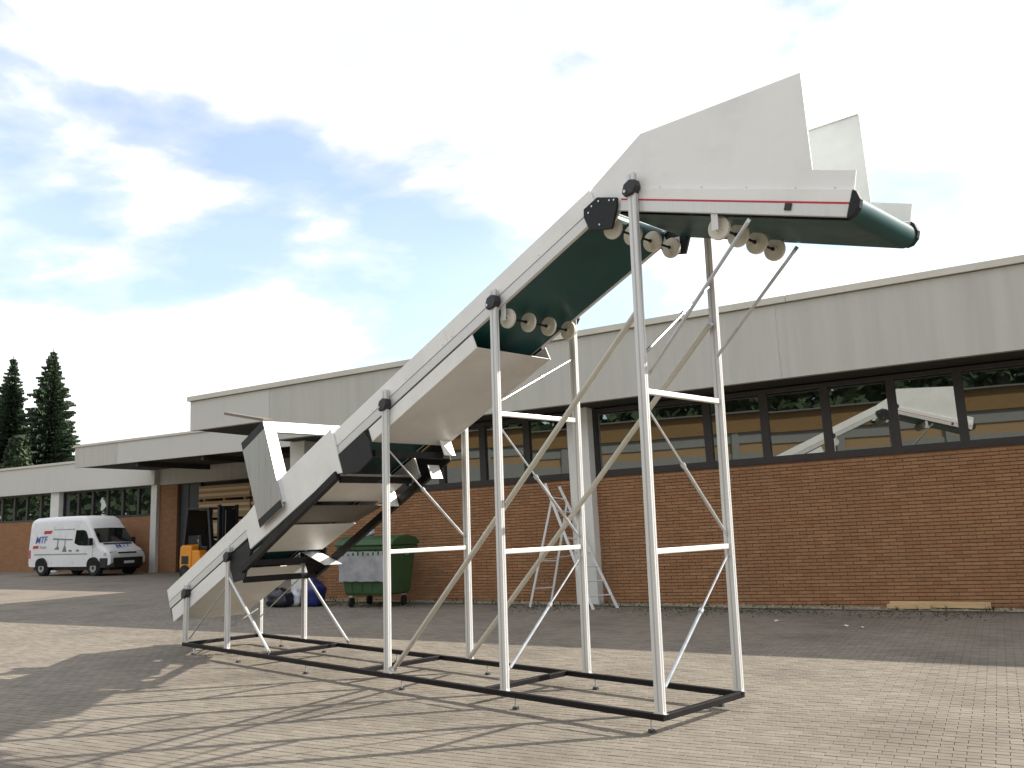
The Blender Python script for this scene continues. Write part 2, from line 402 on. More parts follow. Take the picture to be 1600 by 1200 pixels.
MB().box(15.7, 16, .36, 14.99, -.4, 5.0).build('end_wall', 'mortar', hall)

# kerb and gravel strip at the foot of the hall
kerb = MB(); s = -9.4
while s < 9:
    kerb.box(s, s+.995, -.40, -.335, -.05, .02+random.uniform(-.004, .004)); s += 1.0
kb = kerb.build('kerb', 'kerb_stone'); kb.matrix_world = SIDE; tag(kb, kind='structure')
gs = MB()
gs.add([(-9.4, -.333, .012), (9, -.333, .012), (9, .0, .035), (-9.4, .0, .035)], [(0, 1, 2, 3)])
for k in range(1500):
    s_, o_ = random.uniform(-9.3, 8.5), random.uniform(-.33, -.02); r = random.choice((random.uniform(.012, .03), random.uniform(.02, .055))); gz = .012+.023*(o_+.333)/.333
    vs = [(s_+r*random.uniform(.6, 1.2)*x, o_+r*random.uniform(.6, 1.2)*y, gz-.004+r*random.uniform(.4, .9)*z) for x, y, z in ((1, 0, 0), (0, 1, 0), (-1, 0, 0), (0, -1, 0), (0, 0, 1))]
    gs.add(vs, [(0, 1, 4), (1, 2, 4), (2, 3, 4), (3, 0, 4)])
gb = gs.build('gravel', 'gravel'); gb.matrix_world = SIDE; tag(gb, 'strip of pale gravel along the foot of the brick wall', 'gravel', kind='stuff')
wd = MB()
for k in range(130):
    s_, o_ = random.uniform(-9.3, 8.5), random.choice((random.uniform(-.42, -.33), random.uniform(-.2, -.03))); hh = random.uniform(.04, .16)*(2 if random.random() < .08 else 1)
    for b in range(5):
        a = random.uniform(0, 6.28); w = .008; l = hh*random.uniform(.5, 1)
        bx, by = math.cos(a), math.sin(a)
        wd.add([(s_-by*w, o_+bx*w, .02), (s_+by*w, o_-bx*w, .02), (s_+bx*l*.5, o_+by*l*.5, .02+l)], [(0, 1, 2)])
for k in range(2600):
    s_ = random.uniform(-9.3, 8.5); o_ = -.41-abs(random.gauss(0, .55)); hh = random.uniform(.008, .028)
    if math.sin(s_*1.7)+math.sin(s_*.63+1)+random.uniform(-1, 1) < 0: continue
    for b in range(3):
        a = random.uniform(0, 6.28); w = .012; bx, by = math.cos(a), math.sin(a)
        wd.add([(s_-by*w, o_+bx*w, .001), (s_+by*w, o_-bx*w, .001), (s_+bx*.03, o_+by*.03, hh)], [(0, 1, 2)])
wo = wd.build('weeds', 'weed'); wo.matrix_world = SIDE; tag(wo, 'small weeds growing in the gravel by the brick wall', 'weeds', kind='stuff')

# ------------------------------------------------------------------ long low wing with canopy at the far left
wing = empty('factory_wing'); wing.matrix_world = LEFT
tag(wing, 'distant low brick wing with dark windows behind the parked white van', 'building')
def brick_shader():
    M = bpy.data.materials.new('brick_far'); M.use_nodes = True; MATS['brick_far'] = M
    nt = M.node_tree; b = nt.nodes['Principled BSDF']; b.inputs['Roughness'].default_value = .9
    tc = node(nt, 'ShaderNodeTexCoord'); mpn = node(nt, 'ShaderNodeMapping'); mpn.inputs['Rotation'].default_value = (R(-90), 0, 0); nt.links.new(tc.outputs['Object'], mpn.inputs[0])
    bt = node(nt, 'ShaderNodeTexBrick'); bt.inputs['Color1'].default_value = (.28, .13, .055, 1); bt.inputs['Color2'].default_value = (.34, .165, .075, 1); bt.inputs['Mortar'].default_value = (.2, .12, .07, 1)
    setin(bt, Scale=1.0); bt.inputs['Mortar Size'].default_value = .006; bt.inputs['Brick Width'].default_value = .25; bt.inputs['Row Height'].default_value = .083
    nt.links.new(mpn.outputs[0], bt.inputs['Vector']); nt.links.new(bt.outputs[0], b.inputs['Base Color'])
brick_shader()
MB().box(-26, -3.1, 0, .3, -.2, 2.53).build('brick_wall', 'brick_far', wing)
MB().box(-2.70, -1.45, 0, .3, -.2, 3.90).build('brick_wall', 'brick_far', wing)
MB().box(-26, 12, .301, .6, -.2, 5.2).build('inner_wall', 'interior', wing)
MB().box(-26, -2.69, -.32, .29, 3.94, 5.29).build('concrete_band', 'concrete_band_pale', wing)
MB().box(-2.68, 12, -.05, .29, 3.91, 5.2).build('lintel_band', 'concrete_band', wing)
MB().box(-26, -2.6, -.38, .0, 5.293, 5.41).build('coping', 'coping', wing)
MB().box(-26, 12, .0, 14, 5.21, 5.30).build('roof', 'roofing', wing)
MB().box(-11.22, -10.49, -.16, .2, -.2, 3.935).build('pillar', 'pillar_paint', wing)
MB().box(-3.12, -2.71, -.16, .2, -.2, 3.935).build('pillar', 'pillar_paint', wing)
ed = [-25.2, -23.7, -22.2, -20.7, -19.2, -17.7, -16.2, -15.0, -13.8, -12.5, -11.22]
for a, b in zip(ed, ed[1:]): window(wing, a, b, 2.54, 3.93, o=.12)
ed = [-10.48, -9.2, -8.0, -6.8, -5.6, -4.4, -3.13]
for a, b in zip(ed, ed[1:]): window(wing, a, b, 2.54, 3.93, o=.12)
d = MB().box(-1.44, -.02, .12, .2, -.1, 3.90).build('door', 'door_dark', wing)
MB().box(-.86, -.80, .10, .119, .0, 3.89).build('door_joint', 'frame_brown', d)
MB().box(-1.43, -.03, .105, .119, 2.5, 2.58).build('door_joint', 'frame_brown', d)
# canopy over the loading bay
canopy = MB(); CO = -4.0
MB().box(-3.0, -.04, CO, CO+.12, 4.57, 5.44).build('canopy_band', 'concrete_band', wing)
MB().box(-.03, 14, CO, CO+.12, 4.57, 5.44).build('canopy_band', 'concrete_band_pale', wing)
MB().box(-3.06, 14, CO-.05, CO+.2, 5.443, 5.53).build('canopy_coping', 'coping', wing)
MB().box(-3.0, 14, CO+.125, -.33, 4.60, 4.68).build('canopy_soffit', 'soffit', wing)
MB().box(-3.0, 14, CO+.201, .0, 5.32, 5.40).build('canopy_roof', 'roofing', wing)
MB().box(-3.0, -2.88, CO+.125, -.39, 4.685, 5.31).build('canopy_side', 'concrete_band', wing)
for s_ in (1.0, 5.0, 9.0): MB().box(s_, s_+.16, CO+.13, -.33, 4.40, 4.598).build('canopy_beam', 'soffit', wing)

# ------------------------------------------------------------------ buildings and trees on the other side of the yard (seen mirrored in the windows)
opp = empty('workshop_building'); opp.matrix_world = frame((2.4, 8.9, 0), 16.4, 0)
tag(opp, 'ochre workshop with a grey plinth mirrored in the hall windows', 'building')
MB().box(-62, 60, -58, -48, 0, 6.3).build('wall', 'grey_wall', opp)
MB().box(-62, 60, -57.9, -48.1, 6.302, 7.0).build('window_strip', 'plank_dark', opp)
MB().box(-62, 60, -58, -48, 7.002, 7.8).build('wall', 'grey_wall', opp)
MB().box(-62, 60, -58.2, -47.8, 7.802, 9.2).build('upper_wall', 'ochre_wall', opp)
MB().box(-62.4, 60.4, -58.6, -47.4, 9.202, 9.3).build('roof', 'roofing', opp)
for k in range(17):
    a = -60+k*7.0
    MB().box(a, a+.5, -47.99, -47.90, 5.0, 7.79).build('pier', 'grey_wall', opp)

# ================================================================== CONVEYOR
conv = empty('belt_conveyor')
tag(conv, 'long white inclined belt conveyor with green belt on tall aluminium posts and black base frame', 'conveyor')
W, L = 1.22, 8.157
def B(name, mb, m_, bevel=0, smooth=False, parent=None): return mb.build(name, m_, parent or conv, smooth=smooth, bevel=bevel)
for y0 in (0, W-.05): B('base_rail', MB().box(-.05, L, y0, y0+.05, .10, .15), 'black_steel', .004)
for x0 in (-.05, 2.0, 4.10, 6.08, L-.05): B('cross_rail', MB().box(x0, x0+.05, .051, W-.051, .099, .149), 'black_steel', .004)
for xs, y in (((.25, 1.5, 3.08, 4.87, 6.52, 8.02), .025), ((.6, 1.7, 3.3, 4.93, 6.49, 7.92), W-.025)):
    for x in xs:
        f = B('foot', MB().tube((x, y, 0), (x, y, .022), .034, .028, 12), 'clamp_plastic')
        MB().tube((x, y, .022), (x, y, .10), .008, n=8).build('rod', 'galvanised', f)
# posts
POSTS = [(.0, .95), (1.198, 1.47), (4.641, 3.16), (6.386, 3.93), (8.115, 4.60)]
for x, zt in POSTS:
    for y0 in (0, W-.05):
        p = B('post', MB().box(x-.04, x+.04, y0, y0+.05, .151, zt), 'aluminium', .006)
        for yy in (y0-.0008, y0+.0488):
            MB().box(x-.007, x+.007, yy, yy+.002, .17, zt-.02).build('slot', 'aluminium_groove', p)
        for sx in (-1, 1):
            MB().box(x+sx*.0402-.001, x+sx*.0402+.001, y0+.019, y0+.031, .17, zt-.02).build('slot', 'aluminium_groove', p)
        MB().box(x-.06, x+.06, y0+.004, y0+.046, .1505, .156).build('base_plate', 'galvanised', p)
for x, zc in ((.0, .82), (1.198, 1.337), (4.641, 2.99), (6.386, 3.80), (8.115, 4.46)):
    for y0, y1 in ((-.025, .056), (W-.056, W+.025)):
        c = B('clamp', MB().prism([(x-.085, zc-.03), (x-.055, zc-.07), (x+.035, zc-.06), (x+.075, zc), (x+.06, zc+.06), (x+.0, zc+.075), (x-.06, zc+.045)], y0, y1), 'clamp_plastic', .012)
        yb = y0-.012 if y0 < .5 else y1+.0005
        MB().tube((x-.045, yb, zc-.025), (x-.045, yb+.0115, zc-.025), .014, n=8).build('bolt', 'galvanised', c)
H1, H2 = 1.40, 2.706
for x in (4.641, 6.386, 8.115): B('strut', MB().box(x-.022, x+.022, .051, W-.051, H1-.022, H1+.022), 'aluminium', .004)
for x in (6.386, 8.115): B('strut', MB().box(x-.022, x+.022, .051, W-.051, H2-.022, H2+.022), 'aluminium', .004)
def rod(p0, p1, name='tie_rod', sleeve=True):
    p0, p1 = Vector(p0), Vector(p1); o = B(name, MB().tube(p0, p1, .009, n=8), 'galvanised')
    if sleeve:
        a, b = p0.lerp(p1, .04), p0.lerp(p1, .55); MB().tube(a, b, .0155, n=10).build('sleeve', 'galvanised', o); MB().tube(b, p0.lerp(p1, .575), .022, n=8).build('nut', 'galvanised', o)
    return o
yn, yf = .056, W-.056
rod((8.115, yn, .30), (8.115, yf, 1.33)); rod((8.115, yf, 1.50), (8.115, yn, 2.58)); rod((8.115, yn, 3.02), (8.115, yf, 3.80))
rod((6.386, yn, .30), (6.386, yf, 1.30)); rod((6.386, yf, 1.50), (6.386, yn, 2.58)); rod((6.386, yn, 2.82), (6.386, yf, 3.36))
rod((4.641, yf, 1.52), (4.641, yn, 2.50))
rod((.06, yn, .20), (1.15, yn, .98), sleeve=False); rod((.06, yf, .40), (1.15, yf, 1.0), sleeve=False); rod((1.198, yn, .42), (.0, yf, .52), sleeve=False)
def big_tube(p0, p1, r, m_='tube_beige', name='brace_tube'):
    o = B(name, MB().tube(p0, p1, r, n=14), m_, smooth=False); p0, p1 = Vector(p0), Vector(p1); d = (p1-p0).normalized()
    for p in (p0, p1): MB().bar(p-d*.03, p+d*.03, max(.03, r*2.2), .010, up=(0, 1, 0)).build('bracket', 'galvanised', o)
    return o
big_tube((4.69, .085, .20), (8.06, .085, 3.41), .026); big_tube((4.72, W-.085, .19), (8.10, W-.085, 3.42), .026)
big_tube((9.141, .085, 3.90), (8.16, .085, 2.88), .015, 'galvanised'); big_tube((9.00, W-.085, 3.93), (8.16, W-.085, 3.12), .015, 'galvanised')
big_tube((1.16, .025, 1.12), (2.25, .025, .19), .019, 'aluminium', 'brace_leg'); big_tube((1.16, W-.025, 1.09), (2.25, W-.025, .19), .019, 'aluminium', 'brace_leg')

# inclined section, in belt coordinates: s along the belt, dn down from the upper edge
TX, TZ = .911, .412
def bp(s, dn): return (-.70+TX*s+TZ*dn, .846+TZ*s-TX*dn)
def strip(s0, s1, d0, d1, y0, y1): return MB().prism([bp(s0, d0), bp(s1, d0), bp(s1, d1), bp(s0, d1)], y0, y1)
S_END = 9.12
for side, (ya, yb) in (('n', (.060, .090)), ('f', (W-.090, W-.060))):
    yo = ya if side == 'n' else yb      # outer face
    k = 1 if side == 'n' else -1
    def Y(a, b): return (min(yo+k*a, yo+k*b), max(yo+k*a, yo+k*b))
    js = [0, 1.88, 4.72, 6.9, S_END]
    for a, b in zip(js, js[1:]):
        p = B('side_panel', strip(a+.0015, b-.0015, 0, .178, *Y(0, .02)), 'white_panel', .002)
        yy = Y(-.003, -.0004)
        for q in [a+.08+i*((b-a-.16)/max(1, round((b-a)/.7))) for i in range(round((b-a)/.7)+1)]:
            x, z = bp(q, .155); MB().tube((x, yy[0], z), (x, yy[1], z), .007, n=7).build('screw', 'galvanised', p)
    B('side_groove', strip(.01, S_END, .1785, .1905, *Y(.008, .02)), 'aluminium_groove')
    B('side_beam', strip(0, S_END-.05, .191, .288, *Y(-.002, .04)), 'aluminium', .004)
    B('side_groove', strip(.01, 7.2, .2885, .3085, *Y(.014, .03)), 'black_plate')
    B('guard_plate', strip(.04, 1.86, .309, .505, *Y(0, .012)), 'white_panel', .002)
    B('guard_plate', strip(5.33, 7.24, .309, .468, *Y(0, .012)), 'white_panel', .002)
B('underside_pan', strip(.06, 1.90, .493, .499, .075, W-.075), 'pan_sheet')
B('underside_pan', strip(5.30, 7.23, .450, .456, .075, W-.075), 'pan_sheet')
B('tail_plate', strip(-.03, -.003, .12, .40, .08, W-.08), 'black_plate')
# belt of the inclined section
def belt_loop(pts, y0, y1, t=.006):
    mb = MB(); n = len(pts)
    vs = [(x, y, z) for x, z in pts for y in (y0, y1)]
    return mb.add(vs, [(2*i, 2*((i+1) % n), 2*((i+1) % n)+1, 2*i+1) for i in range(n)])
def arc(c, r, a0, a1, n):
    return [(c[0]+r*math.cos(R(a0+(a1-a0)*i/n)), c[1]+r*math.sin(R(a0+(a1-a0)*i/n))) for i in range(n+1)]
c0 = bp(.16, .185); c1 = bp(S_END-.12, .185); ang = math.degrees(math.atan2(TZ, TX))
B('belt', belt_loop(arc(c1, .095, ang-90, ang+90, 10) + arc(c0, .095, ang+90, ang+270, 10), .1005, W-.1005), 'belt')
# snub wheels on axles
def wheel_set(x, z):
    ax = B('axle', MB().tube((x, .08, z), (x, W-.08, z), .011, n=10), 'black_steel')
    for y in (.125, .415, .715, 1.02):
        p = B('snub_wheel', MB().tube((x, y, z), (x, y+.032, z), .098, n=28), 'wheel_plastic', .006)
        MB().tube((x, y-.016, z), (x, y-.0005, z), .030, n=14).build('hub', 'wheel_plastic', p)
        MB().tube((x, y-.030, z), (x, y-.0165, z), .017, n=10).build('bolt', 'clamp_plastic', p)
    for y in (.075, W-.085): MB().box(x-.03, x+.03, y, y+.008, z-.03, z+.13).build('hanger', 'aluminium', ax)
wheel_set(6.46, 3.645); wheel_set(7.80, 4.215); wheel_set(8.86, 3.94)
# knee plates
KN = [(7.563, 4.429), (7.723, 4.498), (7.941, 4.435), (7.937, 4.36), (7.869, 4.17), (7.62, 4.215), (7.56, 4.355)]
for y0 in (.028, W-.056):
    k_ = B('knee_plate', MB().prism(KN, y0, y0+.028), 'black_plate', .004)
    for bx, bz in ((7.66, 4.43), (7.74, 4.455), (7.86, 4.43), (7.91, 4.42), (7.62, 4.38), (7.74, 4.24)):
        yy = y0-.006 if y0 < .5 else y0+.0285
        MB().tube((bx, yy, bz), (bx, yy+.0055, bz), .009, n=8).build('bolt', 'galvanised', k_)
# discharge section
def tp(a, h):                                  # a along the red line from x = 7.95, h above it
    return (7.95+.958*a+.287*h, 4.423-.287*a+.958*h)
AE = 2.095
def tstrip(a0, a1, h0, h1, y0, y1): return MB().prism([tp(a0, h0), tp(a1, h0), tp(a1, h1), tp(a0, h1)], y0, y1)
for side, yo, k in (('n', .060, 1), ('f', W-.060, -1)):
    def Y(a, b): return (min(yo+k*a, yo+k*b), max(yo+k*a, yo+k*b))
    B('side_beam', tstrip(.0, AE, -.100, -.008, *Y(-.002, .04)), 'aluminium', .004)
    B('red_stripe', tstrip(.02, AE, -.0078, .0048, *Y(-.003, .02)), 'red_stripe')
    B('side_panel', tstrip(.0, AE, .005, .100, *Y(0, .03)), 'white_panel', .003)
    B('discharge_cheek', MB().prism([(7.50, 4.30) if k > 0 else (7.50, 4.40), (7.48, 4.50), (7.64, 4.635), (8.18, 4.955), (9.663, 4.937), (9.692, 4.158), (10.012, 4.055), tp(AE, .1005), tp(.02, .1005)] + ([(7.95, 4.36), (7.86, 4.25)] if k > 0 else [(7.93, 4.46), (7.75, 4.44)]), *Y(.032, .044)), 'white_panel')
    fl = B('cheek_flange', MB().bar((8.19, yo+k*.046, 4.950), (9.655, yo+k*.046, 4.932), .022, .004), 'white_panel')
    for bx, bz in ((8.35, 4.42), (8.75, 4.30), (9.15, 4.18), (9.55, 4.06), (9.85, 3.97)):
        yy = (yo+k*.0315, yo+k*.029); MB().tube((bx, min(yy), bz), (bx, max(yy), bz), .009, n=8).build('screw', 'galvanised', fl)
    B('end_cap', MB().prism([tp(AE+.002, .10), tp(AE+.035, .085), tp(AE+.075, .03), tp(AE+.078, -.03), tp(AE+.05, -.085), tp(AE+.002, -.11)], *Y(-.004, .05)), 'black_plate', .006)
    B('latch', tstrip(1.60, 1.655, -.065, -.010, *Y(-.014, -.0025)), 'clamp_plastic', .004)
ca, cb = tp(-.02, -.02), tp(AE-.03, -.022); a2 = math.degrees(math.atan2(-.287, .958))
B('belt', belt_loop(arc(cb, .097, a2-90, a2+90, 40) + arc(ca, .097, a2+90, a2+270, 10), .1005, W-.1005), 'belt')

# feed tunnel section
WP = [(2.489, .03), (2.873, -.02), (4.717, -.044), (4.712, .535), (4.54, .475), (2.477, .471)]
B('feed_cheek', MB().prism([bp(*q) for q in WP], .030, .054), 'white_panel', .003)
B('feed_cheek', MB().prism([bp(*q) for q in WP], W-.054, W-.030), 'white_panel', .003)
for y0 in (.012, W-.056):
    B('bracket_plate', MB().prism([bp(*q) for q in ((1.90, .33), (2.473, .353), (2.479, .508), (2.194, .766), (1.916, .692))], y0+.016, y0+.040), 'black_plate', .004)
    B('bracket_plate', MB().prism([bp(*q) for q in ((4.73, .307), (5.28, .304), (5.323, .468), (5.289, .653), (4.987, .677), (4.725, .564))], y0+.016, y0+.040), 'black_plate', .004)
for y0, q0, q1 in ((.002, (2.20, .635), (4.62, .515)), (W-.062, (2.05, .72), (5.02, .62))):
    x0, z0 = bp(*q0); x1, z1 = bp(*q1); B('carrier_rail', MB().bar((x0, y0+.03, z0), (x1, y0+.03, z1), .06, .098), 'black_steel', .006)
for q in ((2.12, .745), (2.42, .640), (4.60, .565), (5.30, .60)):
    x, z = bp(*q); B('carrier_crossbar', MB().bar((x, .064, z), (x, W-.064, z), .06, .078), 'black_steel', .006)
B('feed_pan', MB().prism([bp(2.44, .500), bp(3.30, .520), bp(3.30, .526), bp(2.44, .506)], .08, W-.08), 'pan_sheet')
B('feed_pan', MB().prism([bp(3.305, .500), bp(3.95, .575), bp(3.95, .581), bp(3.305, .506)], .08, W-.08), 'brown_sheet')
B('feed_pan', MB().prism([bp(3.955, .520), bp(4.62, .500), bp(4.62, .506), bp(3.955, .526)], .08, W-.08), 'pan_sheet')
for s_, d0, d1 in ((4.20, .52, .72), (5.42, .46, .66), (5.10, .62, .80)):
    B('gusset', strip(s_, s_+.008, d0, d1, W-.24, W-.066), 'white_panel')
B('drip_tray', MB().prism([(1.62, 1.365), (2.18, 1.20), (2.18, 1.194), (1.62, 1.359)], W-.34, W-.066), 'white_panel')
# tunnel frame standing on the belt
for k, (y0, y1, f0, f1) in enumerate(((-.035, -.015, -.0145, .135), (W+.015, W+.035, W-.135, W+.0145))):
    t = B('tunnel_panel', strip(2.90, 3.50, -.86, .37, y0, y1), 'steel', .004)
    yy = y0-.0035 if k == 0 else y1+.0005
    strip(2.91, 3.49, .265, .365, yy, yy+.003).build('kick_strip', 'black_plate', t)
    strip(2.91, 3.49, -.855, -.75, yy, yy+.003).build('header_reflection', 'black_plate', t)  # black strip painting in the dark reflection along the panel top
    B('tunnel_post', strip(3.455, 3.499, -.858, .30, f0, f1), 'aluminium', .004)
    B('tunnel_post', strip(2.901, 2.93, -.858, .30, f0, f0+.06 if k == 0 else f1), 'aluminium', .003)
B('tunnel_lintel', strip(3.456, 3.498, -.857, -.70, .136, W-.136), 'aluminium', .004)
B('tunnel_lid', MB().prism([(1.10, 3.258), (2.14, 3.062), (2.14, 3.098), (1.10, 3.294)], -.03, .11), 'lid_wood', .004)

# ================================================================== OTHER THINGS
# ---- refuse container
def refuse_bin():
    root = empty('refuse_container', MAIN @ Vector((-6.52, -1.05, 0)), R(21)); root.location.z = 0; root.scale = (1.04, 1.04, 1.04)
    tag(root, 'green wheeled refuse container with open lid and grey film on its side', 'bin')
    b = MB()
    def ring(hx, hy, z): return [(-hx, -hy, z), (hx, -hy, z), (hx, hy, z), (-hx, hy, z)]
    rs = [ring(.50, .40, .24), ring(.53, .43, .30), ring(.62, .50, 1.14), ring(.66, .54, 1.16), ring(.66, .54, 1.24)]
    vs = [v for r in rs for v in r]; fs = [(3, 2, 1, 0), (16, 17, 18, 19)]
    for i in range(4):
        for j in range(4): fs.append((4*i+j, 4*i+(j+1) % 4, 4*i+4+(j+1) % 4, 4*i+4+j))
    body = b.add(vs, fs).build('body', 'bin_green', root, bevel=.02)
    for x in (-.42, -.14, .14, .42):
        MB().bar((x*.84, -.437, .34), (x, -.508, 1.12), .05, .02, up=(0, -1, 0)).build('rib', 'bin_green', body)
    for x in [-.6+.12*i for i in range(11)]:
        MB().box(x-.02, x+.02, -.555, -.541, 1.05, 1.155).build('rim_tooth', 'bin_green', body)
    lid = MB()
    prof = [(-.57, 1.245), (-.57, 1.28), (-.45, 1.37), (-.20, 1.43), (.10, 1.44), (.40, 1.40), (.57, 1.30), (.57, 1.245)]
    n = len(prof); lid.add([(x, y, z) for x in (-.69, .69) for y, z in prof], [tuple(range(n)), tuple(range(2*n-1, n-1, -1))] + [(i, n+i, n+(i+1) % n, (i+1) % n) for i in range(n)])
    lid.build('lid', 'bin_green', root, bevel=.02)
    f = MB(); gx, gz = 8, 8; pts = []
    for i in range(gx+1):
        for j in range(gz+1):
            t = j/gz; x = -.60+1.20*i/gx*(.88+.12*t) + random.uniform(-.01, .01); z = .53+.60*t + random.uniform(-.012, .012)
            pts.append((x, -.475-.055*((z-.3)/.84) - .012*random.random() - .022, z))
    fs = [(i*(gz+1)+j, (i+1)*(gz+1)+j, (i+1)*(gz+1)+j+1, i*(gz+1)+j+1) for i in range(gx) for j in range(gz)]
    f.add(pts, fs).build('grey_film', 'grey_film', body, smooth=True)
    for x, y in ((-.42, -.34), (.42, -.34), (-.42, .34), (.42, .34)):
        w = MB().tube((x-.022, y, .10), (x+.022, y, .10), .10, n=18).build('wheel', 'rubber', root, bevel=.008)
        MB().box(x-.045, x+.045, y-.035, y+.035, .205, .25).build('fork', 'galvanised', w)
    for sx in (-1, 1): MB().tube((sx*.66, 0, 1.06), (sx*.74, 0, 1.06), .022, n=10).build('trunnion', 'galvanised', root)
    return root
rb = refuse_bin()
def blob(name, loc, r, sx, sy, sz, material, seed, label, cat, knot=True):
    rnd = random.Random(seed); bm = bmesh.new(); bmesh.ops.create_icosphere(bm, subdivisions=3, radius=1)
    ph = [rnd.uniform(0, 6) for _ in range(6)]
    for v in bm.verts:
        k = 1+.10*math.sin(5*v.co.x+ph[0])+.10*math.sin(6*v.co.y+ph[1])+.08*math.sin(7*v.co.z+ph[2])+.05*math.sin(13*v.co.x+9*v.co.z+ph[3])
        z = v.co.z*k; zz = max(z, -.75)
        v.co = Vector((v.co.x*k*sx*r, v.co.y*k*sy*r, (zz+.75)*sz*r))
        if knot and v.co.z > 1.55*sz*r: v.co.x *= .55; v.co.y *= .55; v.co.z += .15*r
    me = bpy.data.meshes.new(name); bm.to_mesh(me); bm.free(); me.materials.append(MATS[material]); me.polygons.foreach_set('use_smooth', [True]*len(me.polygons))
    o = obj(name, me); o.location = loc; return tag(o, label, cat)
btop = rb.location + Vector((0, 0, 1.49))
blob('rubbish_bag', btop+Vector((-.28, -.05, -.02)), .14, 1.2, 1, .9, 'white_bag', 3, 'small pale rubbish bag lying on the green container lid', 'bag')
rp = blob('rag', btop+Vector((-.52, -.12, -.05)), .10, 1.3, 1, .7, 'logo_red', 5, 'crumpled red rag lying on the green container lid', 'rag', False)
bl = Vector((-5.0, 5.25, 0))
blob('rubbish_sack', bl+Vector((.0, .1, 0)), .30, .95, .9, 1.15, 'blue_plastic', 11, 'full blue plastic sack standing on the paving left of the container', 'sack')
blob('rubbish_sack', bl+Vector((-.62, -.35, 0)), .30, 1.2, 1, .72, 'dark_bag', 12, 'slumped black sack leaning beside the blue sack', 'sack')
blob('rubbish_sack', bl+Vector((-.36, -.05, 0)), .19, 1.0, 1, 1.05, 'white_bag', 13, 'pale plastic bag wedged between the black and blue sacks', 'sack')

# ---- step ladder
lad = empty('step_ladder'); lad.matrix_world = MAIN
tag(lad, 'aluminium combination ladder opened against the white pillar of the brick hall', 'ladder')
A0, A1 = Vector((-1.50, -.98, .0)), Vector((-2.56, -.62, 2.50)); B0, B1 = Vector((-1.18, -.55, .0)), Vector((-2.40, -.30, 2.44))
for a, b in ((A0, A1), (B0, B1)): MB().bar(a, b, .055, .028, up=(0, 1, 0)).build('stile', 'aluminium', lad, bevel=.003)
for k in range(1, 9):
    t = k/9; MB().tube(A0.lerp(A1, t), B0.lerp(B1, t), .014, n=8).build('rung', 'aluminium', lad)
C0, C1 = Vector((-2.98, -.80, .0)), A0.lerp(A1, .86); D0, D1 = Vector((-2.70, -.42, .0)), B0.lerp(B1, .86)
for a, b in ((C0, C1), (D0, D1)): MB().bar(a, b, .045, .024, up=(0, 1, 0)).build('rear_leg', 'aluminium', lad, bevel=.003)
for t in (.2, .45): MB().tube(C0.lerp(C1, t), D0.lerp(D1, t), .011, n=8).build('rung', 'aluminium', lad)
MB().bar(A0.lerp(A1, .42), C0.lerp(C1, .46), .02, .01).build('spreader', 'galvanised', lad)

# ---- plank by the wall
pl = empty('timber_plank'); pl.matrix_world = SIDE; tag(pl, 'short pale timber boards lying on the gravel at the foot of the brick wall', 'boards')
MB().box(3.66, 5.20, -.16, -.06, .045, .145).build('board', 'plank_wood', pl, bevel=.004)
MB().box(3.62, 4.30, -.28, -.17, .035, .105).build('board', 'plank_wood', pl, bevel=.004)
# litter
for k, (s_, o_, r_) in enumerate(((2.2, -2.3, .05), (3.3, -2.75, .06), (3.55, -2.9, .03))):
    P = SIDE @ Vector((s_, o_, .004)); mb = MB()
    ring = [(r_*random.uniform(.6, 1)*math.cos(a), r_*random.uniform(.6, 1)*math.sin(a), random.uniform(0, .02)) for a in [i*math.pi/4 for i in range(8)]]
    mb.add(ring+[(0, 0, .03)], [(i, (i+1) % 8, 8) for i in range(8)])
    o = mb.build('paper_scrap', 'white_bag', loc=P)
    tag(o, ['white paper scrap alone on the shaded paving by the wall', 'larger white paper scrap of the pair on shaded paving', 'tiny white paper scrap beside the larger scrap on shaded paving'][k], 'litter', 'paper scraps on the paving')

# ---- timber stacks in the loading bay
def timber_stack(s0, s1, o0, tiers, label):
    root = empty('timber_stack'); root.matrix_world = LEFT; tag(root, label, 'timber', 'timber stacked in the loading bay')
    z = .10
    for t, (h, nl) in enumerate(tiers):
        for s_ in (s0+.3, (s0+s1)/2, s1-.3): MB().box(s_-.05, s_+.05, o0+.02, o0+1.0, z-.095, z-.002).build('bearer', 'plank_dark', root)
        for k in range(nl):
            zz = z + k*h/nl
            MB().box(s0+random.uniform(-.06, .02), s1+random.uniform(-.05, .05), o0+random.uniform(0, .025), o0+1.0, zz+.003, zz+h/nl-.004).build('plank', 'plank_wood' if random.random() > .22 else 'plank_dark', root)
        z += h+.10
timber_stack(1.62, 4.7, -1.25, [(.62, 6), (.62, 6), (.66, 6), (.68, 6), (.55, 5)], 'tall stack of pale sawn timber beside the dark door, behind the forklift')
timber_stack(4.85, 8.3, -1.25, [(.62, 6), (.62, 6), (.66, 6), (.68, 6), (.50, 5)], 'tall stack of pale sawn timber partly hidden by the conveyor')

